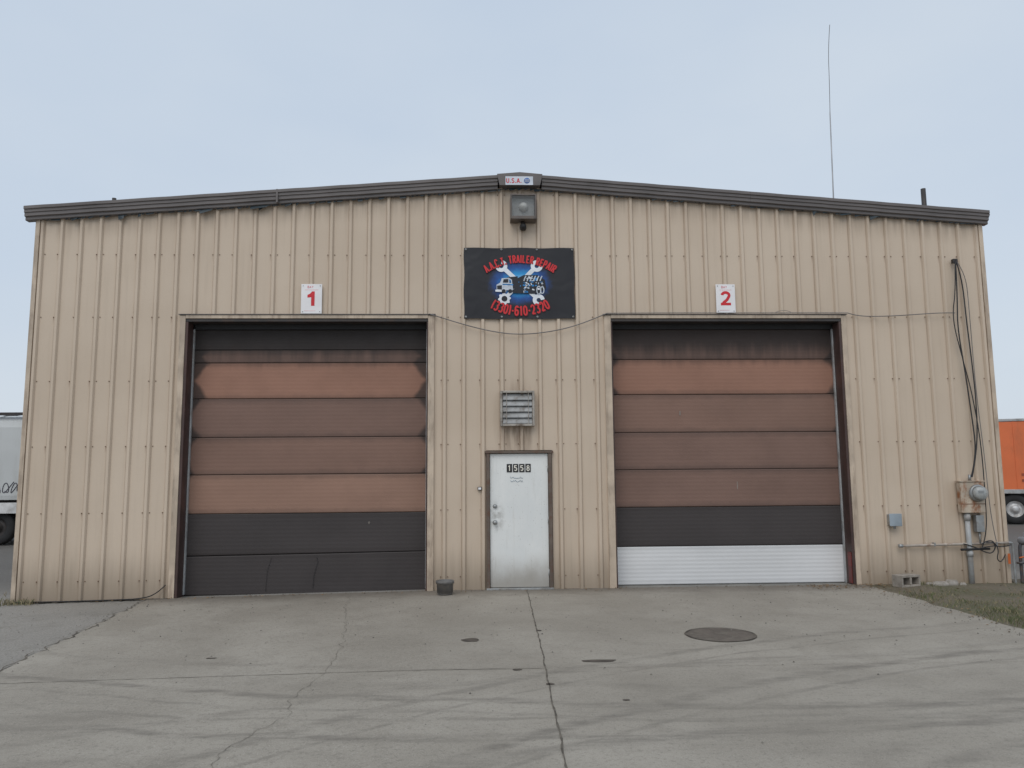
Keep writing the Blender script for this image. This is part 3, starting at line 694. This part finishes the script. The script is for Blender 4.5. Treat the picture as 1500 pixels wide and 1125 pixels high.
def crack(name,pts,w,jit=.01,step=.06,mat=JM):
    V=[];F=[]
    for (a,b_) in zip(pts,pts[1:]):
        A=Vector(a);Bv=Vector(b_);L=(Bv-A).length;n=max(2,int(L/step));d=(Bv-A)/L;nn=Vector((-d.y,d.x))
        for i in range(n+(1 if b_==pts[-1] else 0)):
            p=A+d*L*i/n+nn*jit*2*mnoise.noise((A.x+i*.35,A.y*3,1.3)); ww=w*U(.45,1.2)
            for s in (-1,1):
                q=p+nn*ww*s; V.append((q.x,q.y,gz(q.x)+.004))
    for i in range(len(V)//2-1): F.append((2*i,2*i+1,2*i+3,2*i+2))
    return mesh(name,V,F,mat)
JT=empty('pavement_joints')
for o in [crack('centre_joint',[(.66,-.02),(.58,-4),(.49,-7.4),(.40,-14)],.0075,.006),
 crack('cross_joint',[(-4.45,-4.94),(-1.41,-4.94),(.56,-4.97)],.0045,.008),
 crack('cross_joint_b',[(.56,-4.97),(3,-5.0),(9,-5.05)],.002,.008,.06,JM2),
 crack('crack_a',[(-2.0,-.3),(-1.85,-1.6),(-1.5,-3.6),(-1.43,-4.9)],.0022,.03,.05,JM2),
 crack('crack_b',[(-1.43,-4.96),(-1.55,-5.6),(-1.45,-6.2),(-1.7,-6.9),(-1.6,-8)],.0022,.03,.04,JM2),
 crack('slab_edge_gap',[(-5.09,-.02),(-4.75,-3.0),(-4.55,-4.9),(-4.1,-8.8)],.012,.05,.06)]: par(o,JT)
fd=crack('wall_foot_dirt',[(-7.2,-.04),(-4.75,-.03)],.06,.02,.05); par(fd,JT)
MH=empty('manhole_cover',(2.57,-3.63,0))
mm=mk('iron_and_dirt',(.12,.10,.082),.85,scale=6,grime=(.17,.15,.12),gamt=.8,bump=.6)
V=[];nn=56
for i in range(nn):
    a=2*math.pi*i/nn; r=.385*(1+.03*mnoise.noise((math.cos(a)*2,math.sin(a)*2,0)))
    V.append((2.57+r*math.cos(a),-3.63+r*math.sin(a)*.98,.004))
V.append((2.57,-3.63,.006)); F=[(i,(i+1)%nn,nn) for i in range(nn)]
mesh('plate',V,F,mm,MH)
for r_ in (.37,):
    V=[]
    for i in range(48):
        a=2*math.pi*i/48
        for q in (r_-.008,r_+.006): V.append((2.57+q*math.cos(a),-3.63+q*math.sin(a),.010))
    F=[(2*i,2*i+1,(2*i+3)%96,(2*i+2)%96) for i in range(48)]
    mesh('ring',V,F,JM,MH)
def blob(name,x,y,rx,ry,mat,z=.004,seed=0):
    V=[];nn=40
    for i in range(nn):
        a=2*math.pi*i/nn; q=1+.28*mnoise.noise((math.cos(a)*1.5+seed,math.sin(a)*1.5,seed))
        xx=x+rx*q*math.cos(a); V.append((xx,y+ry*q*math.sin(a),gz(xx)+z))
    return mesh(name,V,[tuple(range(nn))],mat)
OS=empty('oil_stains')
OM=mk('oil_stain',(.085,.07,.056),.8,var=.3,scale=9)
for i,(x,y,a,b_) in enumerate([(-.14,-3.70,.10,.085),(1.08,-4.72,.17,.05),(.62,-3.25,.03,.03),(.30,-5.0,.04,.03),(.55,-5.5,.035,.03),(1.1,-6.0,.03,.02),(-2.7,-4.2,.05,.02)]):
    par(blob('stain',x,y,a,b_,OM,seed=i*3.1),OS)
# ---- grass verge
m,k,b=newmat('soil_and_turf')
n1=k.noise(scale=1.2,detail=6); n2=k.noise(scale=18,detail=5,rough=.7)
c=k.mix(k.ss(n1,.35,.65),(.15,.125,.09),(.11,.105,.06)); c=k.mix(k.ss(n2,.45,.7,0,.7),c,(.21,.18,.13))
k.put(b.inputs['Base Color'],c); b.inputs['Roughness'].default_value=.95; k.put(b.inputs['Normal'],k.bump(n2,.8,.03))
V=[];F=[];nx,ny=70,50
for j in range(ny+1):
    for i in range(nx+1):
        x=5.93+(14-5.93)*(i/nx)**1.2; y=-4.0+4.3*j/ny
        z=-.006+.03*max(0,mnoise.noise((x*1.3,y*1.3,0))+.1)*min(1,(x-5.93)/.4)*min(1,(y+4.0)/.3)+.006*mnoise.noise((x*6,y*6,2))*min(1,(x-5.93)/.3)
        if x<8.4 and y>0: y=min(y,.02)
        V.append((x+.04*mnoise.noise((y*4,0,1))*(i==0),y,z))
for j in range(ny):
    for i in range(nx): q=j*(nx+1)+i; F.append((q,q+1,q+nx+2,q+nx+1))
mesh('soil_verge',V,F,m)
G1=mk('grass_green',(.12,.14,.06),.8,var=.4,scale=2); G2=mk('grass_straw',(.28,.235,.14),.85,var=.3,scale=3); LF=mk('dead_leaf',(.19,.12,.06),.85,var=.5,scale=7)
random.seed(21)
V=[];F=[];MI=[]
def blade(x,y,z,h,w,mi):
    a=U(0,6.28); lx=U(-.6,.6)*h; ly=U(-.6,.6)*h; k_=len(V)
    dx=w*math.cos(a);dy=w*math.sin(a)
    V.extend([(x-dx,y-dy,z),(x+dx,y+dy,z),(x+dx*.5+lx*.4,y+dy*.5+ly*.4,z+h*.6),(x+lx,y+ly,z+h)]); F.append((k_,k_+1,k_+2,k_+3)); MI.append(mi)
cnt=0
while cnt<15000:
    x=U(5.95,11.5); y=U(-4.1,-.03)
    d=mnoise.noise((x*.9,y*.9,5))+.5*mnoise.noise((x*3,y*3,1))
    pr=.26+d*1.2
    if y>-1.1: pr*=.35
    if x<6.3: pr*=.4
    if R()>pr: continue
    blade(x,y,-.004+.02*max(0,d),U(.018,.055)*(1.3 if d>.2 else 1),U(.002,.0045),0 if R()<.55+d*.3 else 1); cnt+=1
for i in range(380):
    x=U(-7.3,-6.7) if i<260 else U(-7.8,-7.0); y=U(-.28,-.05) if i<260 else U(-.5,1.5)
    blade(x,y,-.105,U(.02,.10),.004,1 if R()<.8 else 0)
o=mesh('grass',V,F,[G1,G2])
for p,mi in zip(o.data.polygons,MI): p.material_index=mi
V=[];F=[]
def leaf(x,y,z,s):
    a=U(0,6.28);k_=len(V);c_,s_=math.cos(a),math.sin(a)
    for u,v in ((-1,0),(0,-.45),(1,0),(0,.45)):
        V.append((x+s*(u*c_-v*s_),y+s*(u*s_+v*c_),z+U(.0,.5)*s))
    F.append((k_,k_+1,k_+2,k_+3))
for i in range(1300):
    t=R()
    if t<.55: x=U(5.7,11);y=U(-3.9,-.05)
    elif t<.8: x=U(5.0,6.3);y=-abs(random.gauss(0,.3))-.02
    else: x=U(-7.5,5.5);y=-abs(random.gauss(0,.10))-.05
    leaf(x,y,gz(x)+.007,U(.008,.028))
mesh('leaf_litter',V,F,LF)
V=[];F=[]
for i in range(700):
    x=U(-7,6);y=-abs(random.gauss(0,2.6))-.1
    if i>600: x=-5.09-.115*(y)+random.gauss(0,.12)
    if i<160: x=5.98-abs(random.gauss(0,.25)); y=U(-4,0)
    s=U(.004,.012);k_=len(V);z=gz(x)+.003
    for a in range(5):
        t=a*1.2566+R()*.5; V.append((x+s*math.cos(t),y+s*math.sin(t),z))
    V.append((x,y,z+s*.9)); F+=[(k_+a,k_+(a+1)%5,k_+5) for a in range(5)]
mesh('loose_gravel',V,F,mk('stone_chip',(.18,.165,.14),.9,var=.5,scale=4))
# ---- bucket
BU=empty('plastic_bucket',(-.58,-.45,0))
BM=mk('bucket_grey',(.13,.125,.12),.6,grime=(.2,.17,.14),gamt=.5,scale=8)
revolve('shell',[(0,.002),(.105,.002),(.11,.01),(.125,.16),(.138,.165),(.138,.20),(.132,.205),(.126,.20),(.118,.03),(0,.03)],(-.58,-.45,-.0),'z',BM,BU)
revolve('sand_fill',[(0,.15),(.12,.145)],(-.58,-.45,0),'z',mk('butts_and_sand',(.2,.17,.13),.9),BU)
def cinder(cx_,cy_,rot,h):
    E=empty('cinder_block',(cx_,cy_,0)); CM=mk('cinder_concrete',(.34,.305,.265),.92,grime=(.17,.14,.11),gamt=.6,scale=7,bump=.5)
    L,W,t=.37,.19,.034
    bs=[(-L/2,L/2,-W/2,W/2,0,t),(-L/2,L/2,-W/2,W/2,h-t,h),(-L/2,-L/2+t,-W/2,W/2,t,h-t),(L/2-t,L/2,-W/2,W/2,t,h-t),(-t/2,t/2,-W/2,W/2,t,h-t)]
    o=boxes('block_body',bs,CM,None,.004)
    o.parent=E; E.rotation_euler=(0,0,rot)
    o2=box('cell_shadow_back',-L/2+t,L/2-t,W/2-.03,W/2-.01,t,h-t,CM); o2.parent=E
cinder(6.50,-.28,.30,.18)
E=empty('stone_rubble',(7.1,-.3,0)); SM=mk('rubble_stone',(.33,.30,.265),.9,grime=(.16,.14,.11),gamt=.6,scale=9,bump=.4)
for (x,y,a,b_,h) in ((7.02,-.3,.12,.08,.07),(7.22,-.25,.11,.07,.08),(6.90,-.22,.06,.05,.05),(7.38,-.3,.05,.04,.04)):
    V=[];F=[]
    for (r_,z) in ((1,-.01),(1.05,h*.5),(.8,h)):
        for i in range(9):
            t=2*math.pi*i/9; q=r_*(1+.35*mnoise.noise((x*5+math.cos(t),math.sin(t),z*4))); V.append((x+a*q*math.cos(t),y+b_*q*math.sin(t),z+.02*mnoise.noise((i,x,z))))
    for k_ in range(2):
        for i in range(9): j=(i+1)%9; F.append((k_*9+i,k_*9+j,(k_+1)*9+j,(k_+1)*9+i))
    F.append(tuple(range(18,27))); mesh('stone',V,F,SM,E)
HS=empty('ground_hose',(-5.3,-.1,0)); tube('hose',[(-7.0,-.12,gz(-7)+.02),(-6.3,-.16,gz(-6.3)+.015),(-5.6,-.12,gz(-5.6)+.015),(-5.2,-.15,gz(-5.2)+.02),(-4.95,-.1,gz(-5)+.06),(-4.82,-.06,.14)],.008,BLACK,HS)
# ------------------------------------------------------------ box trailer (right background)
def local(o,E): o.parent=E; return o
T=empty('box_trailer',(17.9,13.4,0)); T.rotation_euler=(0,0,math.radians(-22))
OR=mk('orange_trailer_side',(.76,.18,.06),.45,scale=.8,var=.06,grime=(.35,.11,.05),gamt=.4,gsc=(1,1,.4))
L0,L1=-9.5,3.2
bz,tz=1.14,3.52
local(box('box_body',L0,L1,0,2.5,bz,tz-.06,OR,None,.03),T)
local(boxes('rails',[(L0-.01,L1+.01,-.02,2.52,tz-.06,tz+.03),(L0-.01,L1+.01,-.025,2.525,bz-.12,bz+.02)],LGREY,None,.01),T)
posts=[(L0+i*.6,L0+i*.6+.05,-.014,.0,bz+.03,tz-.07) for i in range(1,21)]
local(boxes('side_posts',posts,OR,None),T)
DCL=mk('decal',(.35,.07,.03),.6)
for i,(x,z) in enumerate(((.25,1.62),(.25,1.42),(.5,1.55),(.48,1.38))):
    local(box('dirt_decal_%d'%i,x,x+.10,-.017,-.0145,z,z+.08,DCL),T)
local(boxes('landing_frame',[(L0+2,L1-.2,.5,.62,bz-.3,bz-.13),(L0+2,L1-.2,1.9,2.02,bz-.3,bz-.13),(-2.2,-2.1,.1,.16,.35,bz-.13),(-2.2,2.2,.35,2.2,.45,.52)],DARK,None),T)
local(boxes('landing_gear',[(-6.6,-6.45,.25,.4,.05,bz-.13),(-6.6,-6.45,2.1,2.25,.05,bz-.13),(-6.7,-6.35,.2,.45,0,.05),(-6.7,-6.35,2.05,2.3,0,.05)],DARK,None),T)
TIRE=mk('tyre_rubber',(.022,.022,.023),.8); HUB=mk('wheel_disc',(.6,.6,.6),.4,.3,grime=(.25,.2,.15),gamt=.6,scale=6)
for wx_ in (-1.28,0,1.28):
    for wy in (.05,2.2):
        o=revolve('tyre',[(.27,-.24),(.45,-.24),(.50,-.2),(.50,-.04),(.46,0),(.30,0),(.27,-.02)],(wx_,wy,.5),'y',TIRE); local(o,T)
        o=revolve('wheel',[(.28,-.02),(.26,-.03),(.24,-.10),(.12,-.09),(.11,.0),(.07,.02),(0,.02)],(wx_,wy,.5),'y',HUB,None,28); local(o,T)
local(boxes('mudflap',[(2.05,2.08,.05,.6,.25,.98)],BLACK),T)
# ------------------------------------------------------------ pale freight trailer (left background)
Hc=empty('semi_trailer',(-19,10.5,0))
HG=mk('pale_trailer_side',(.56,.575,.57),.55,var=.04,scale=.6,grime=(.36,.35,.32),gamt=.35,gsc=(2,1,.4))
xa,xb=-26,-11.6
prof=[(.02,1.18),(0,1.3),(0,3.25),(.04,3.42),(.14,3.55),(.30,3.60),(2.3,3.60),(2.46,3.55),(2.56,3.42),(2.6,3.25),(2.6,1.3),(2.58,1.18)]
n=len(prof); V=[(x,10.5+y,z) for x in (xa,xb) for y,z in prof]
F=[(j,(j+1)%n,n+(j+1)%n,n+j) for j in range(n)]+[tuple(range(n)),tuple(range(n,2*n))]
mesh('body',V,F,HG,Hc)
boxes('side_seams',[(xa+i*1.2,xa+i*1.2+.03,10.492,10.50,1.32,3.22) for i in range(1,12)],HG,Hc)
boxes('top_rail',[(xa,xb,10.47,10.60,3.60,3.68),(xa,xb,13.0,13.13,3.60,3.68)]+[(xa+i*1.2,xa+i*1.2+.06,10.62,12.98,3.61,3.66) for i in range(12)],DARK,Hc)
boxes('side_sill',[(xa-.05,xb+.05,10.47,10.55,.80,1.10),(xa-.05,xb+.05,13.05,13.13,.80,1.10)],mk('sill_white',(.66,.66,.65),.5,grime=(.25,.22,.19),gamt=.4),Hc)
boxes('underframe',[(xa,xb,10.9,11.1,.7,1.17),(xa,xb,12.5,12.7,.7,1.17)]+[(xa+i*1.8,xa+i*1.8+.1,10.56,13.04,.85,1.1) for i in range(8)],DARK,Hc)
for x in (-24.5,-23.2,-15.2,-13.9):
    for y in (10.62,12.85):
        revolve('tyre',[(.27,-.24),(.45,-.24),(.50,-.2),(.50,-.04),(.46,0),(.30,0),(.27,-.02)],(x,y,.40),'y',TIRE,Hc)
        revolve('wheel',[(.28,-.02),(.24,-.10),(.12,-.09),(.11,.0),(0,.02)],(x,y,.40),'y',DARK,Hc,24)
GR=mk('graffiti_paint',(.07,.065,.085),.6)
random.seed(5)
for i in range(9):
    x=-15.0+i*.26; p=[]
    for t in range(9): p.append((x+.13*math.cos(t*.9+i)+.02*t,10.497,1.52+.17*math.sin(t*1.3+i*2)))
    tube('graffiti_%d'%i,p,.012,GR,Hc)
PY=empty('utility_pole',(62,88,0))
cyl('pole',(62,88,-.1),(62,88,9.9),.14,mk('pole_wood',(.10,.085,.07),.9),PY,r1=.10); box('crossarm',61,63,87.95,88.1,9.3,9.42,DARK,PY); box('crossarm_b',61.2,62.8,87.95,88.1,8.6,8.7,DARK,PY)
random.seed(9)
V=[];F=[]
for i in range(7000):
    x=U(-260,260); hgt=3.5+3.2*abs(mnoise.noise((x*.03,0,0)))*2+1.5*mnoise.noise((x*.2,1,0)); z=hgt*R()**.7; s=U(.25,.9); y=190+U(-6,6)
    k_=len(V); a=U(0,3.1)
    for q in range(4):
        t=a+q*1.57; V.append((x+s*math.cos(t),y+U(-.3,.3),z+s*.8*math.sin(t)))
    F.append((k_,k_+1,k_+2,k_+3))
mesh('distant_trees',V,F,mk('bare_woodland',(.085,.075,.06),.9,var=.4,scale=.1))
# ------------------------------------------------------------ light
w=bpy.data.worlds.new('World'); scene.world=w; w.use_nodes=True
nt=w.node_tree; bg=nt.nodes['Background']; bg.inputs['Strength'].default_value=.1
sky=nt.nodes.new('ShaderNodeTexSky'); sky.sky_type='NISHITA'; sky.sun_disc=False
EL,AZ=math.radians(50),math.radians(200)
sky.sun_elevation=EL; sky.sun_rotation=AZ; sky.air_density=1.2; sky.dust_density=3
tc=nt.nodes.new('ShaderNodeTexCoord'); mp=nt.nodes.new('ShaderNodeMapping'); mp.inputs['Scale'].default_value=(1,1,2.2)
nz=nt.nodes.new('ShaderNodeTexNoise'); nz.inputs['Scale'].default_value=1.3; nz.inputs['Detail'].default_value=5
nt.links.new(tc.outputs['Generated'],mp.inputs[0]); nt.links.new(mp.outputs[0],nz.inputs['Vector'])
rp=nt.nodes.new('ShaderNodeValToRGB'); rp.color_ramp.elements[0].position=.32; rp.color_ramp.elements[0].color=(.555,.655,.79,1); rp.color_ramp.elements[1].position=.68; rp.color_ramp.elements[1].color=(.665,.742,.83,1)
nt.links.new(nz.outputs[0],rp.inputs[0])
sx_=nt.nodes.new('ShaderNodeSeparateXYZ'); nt.links.new(tc.outputs['Generated'],sx_.inputs[0])
mr=nt.nodes.new('ShaderNodeMapRange'); nt.links.new(sx_.outputs[2],mr.inputs[0]); mr.inputs[1].default_value=.0; mr.inputs[2].default_value=.28; mr.inputs[3].default_value=.45; mr.inputs[4].default_value=0
hz=nt.nodes.new('ShaderNodeMix'); hz.data_type='RGBA'; nt.links.new(mr.outputs[0],hz.inputs[0]); nt.links.new(rp.outputs[0],hz.inputs[6]); hz.inputs[7].default_value=(.74,.79,.84,1)
sc=nt.nodes.new('ShaderNodeVectorMath'); sc.operation='SCALE'; sc.inputs['Scale'].default_value=10.0; nt.links.new(hz.outputs[2],sc.inputs[0])
mx=nt.nodes.new('ShaderNodeMix'); mx.data_type='RGBA'; mx.inputs[0].default_value=.90
nt.links.new(sky.outputs[0],mx.inputs[6]); nt.links.new(sc.outputs[0],mx.inputs[7]); nt.links.new(mx.outputs[2],bg.inputs['Color'])
sl=bpy.data.lights.new('sun','SUN'); sl.energy=1.1; sl.angle=math.radians(45); sl.color=(1,.95,.885)
so=bpy.data.objects.new('sun',sl); COL.objects.link(so)
sd=Vector((math.sin(AZ)*math.cos(EL),math.cos(AZ)*math.cos(EL),math.sin(EL)))
so.rotation_euler=sd.to_track_quat('Z','Y').to_euler()
# ------------------------------------------------------------ camera
cam=bpy.data.cameras.new('camera'); co=bpy.data.objects.new('camera',cam); COL.objects.link(co); scene.camera=co
cam.sensor_width=36; cam.lens=27.05; cam.clip_end=3000; cam.clip_start=.05
th,ps,ro=math.radians(6.85),math.radians(2.15),.008
Fh=Vector((math.sin(ps),math.cos(ps),0)); Rv=Vector((math.cos(ps),-math.sin(ps),0))
Uv=-math.sin(th)*Fh+Vector((0,0,math.cos(th))); Fv=math.cos(th)*Fh+Vector((0,0,math.sin(th)))
Xc=Rv*math.cos(ro)-Uv*math.sin(ro); Yc=Rv*math.sin(ro)+Uv*math.cos(ro)
M=Matrix((Xc,Yc,-Fv)).transposed().to_4x4(); M.translation=Vector((0,-12.18,1.73)); co.matrix_world=M
scene.view_settings.view_transform='Standard'; scene.view_settings.look='None'; scene.view_settings.exposure=0
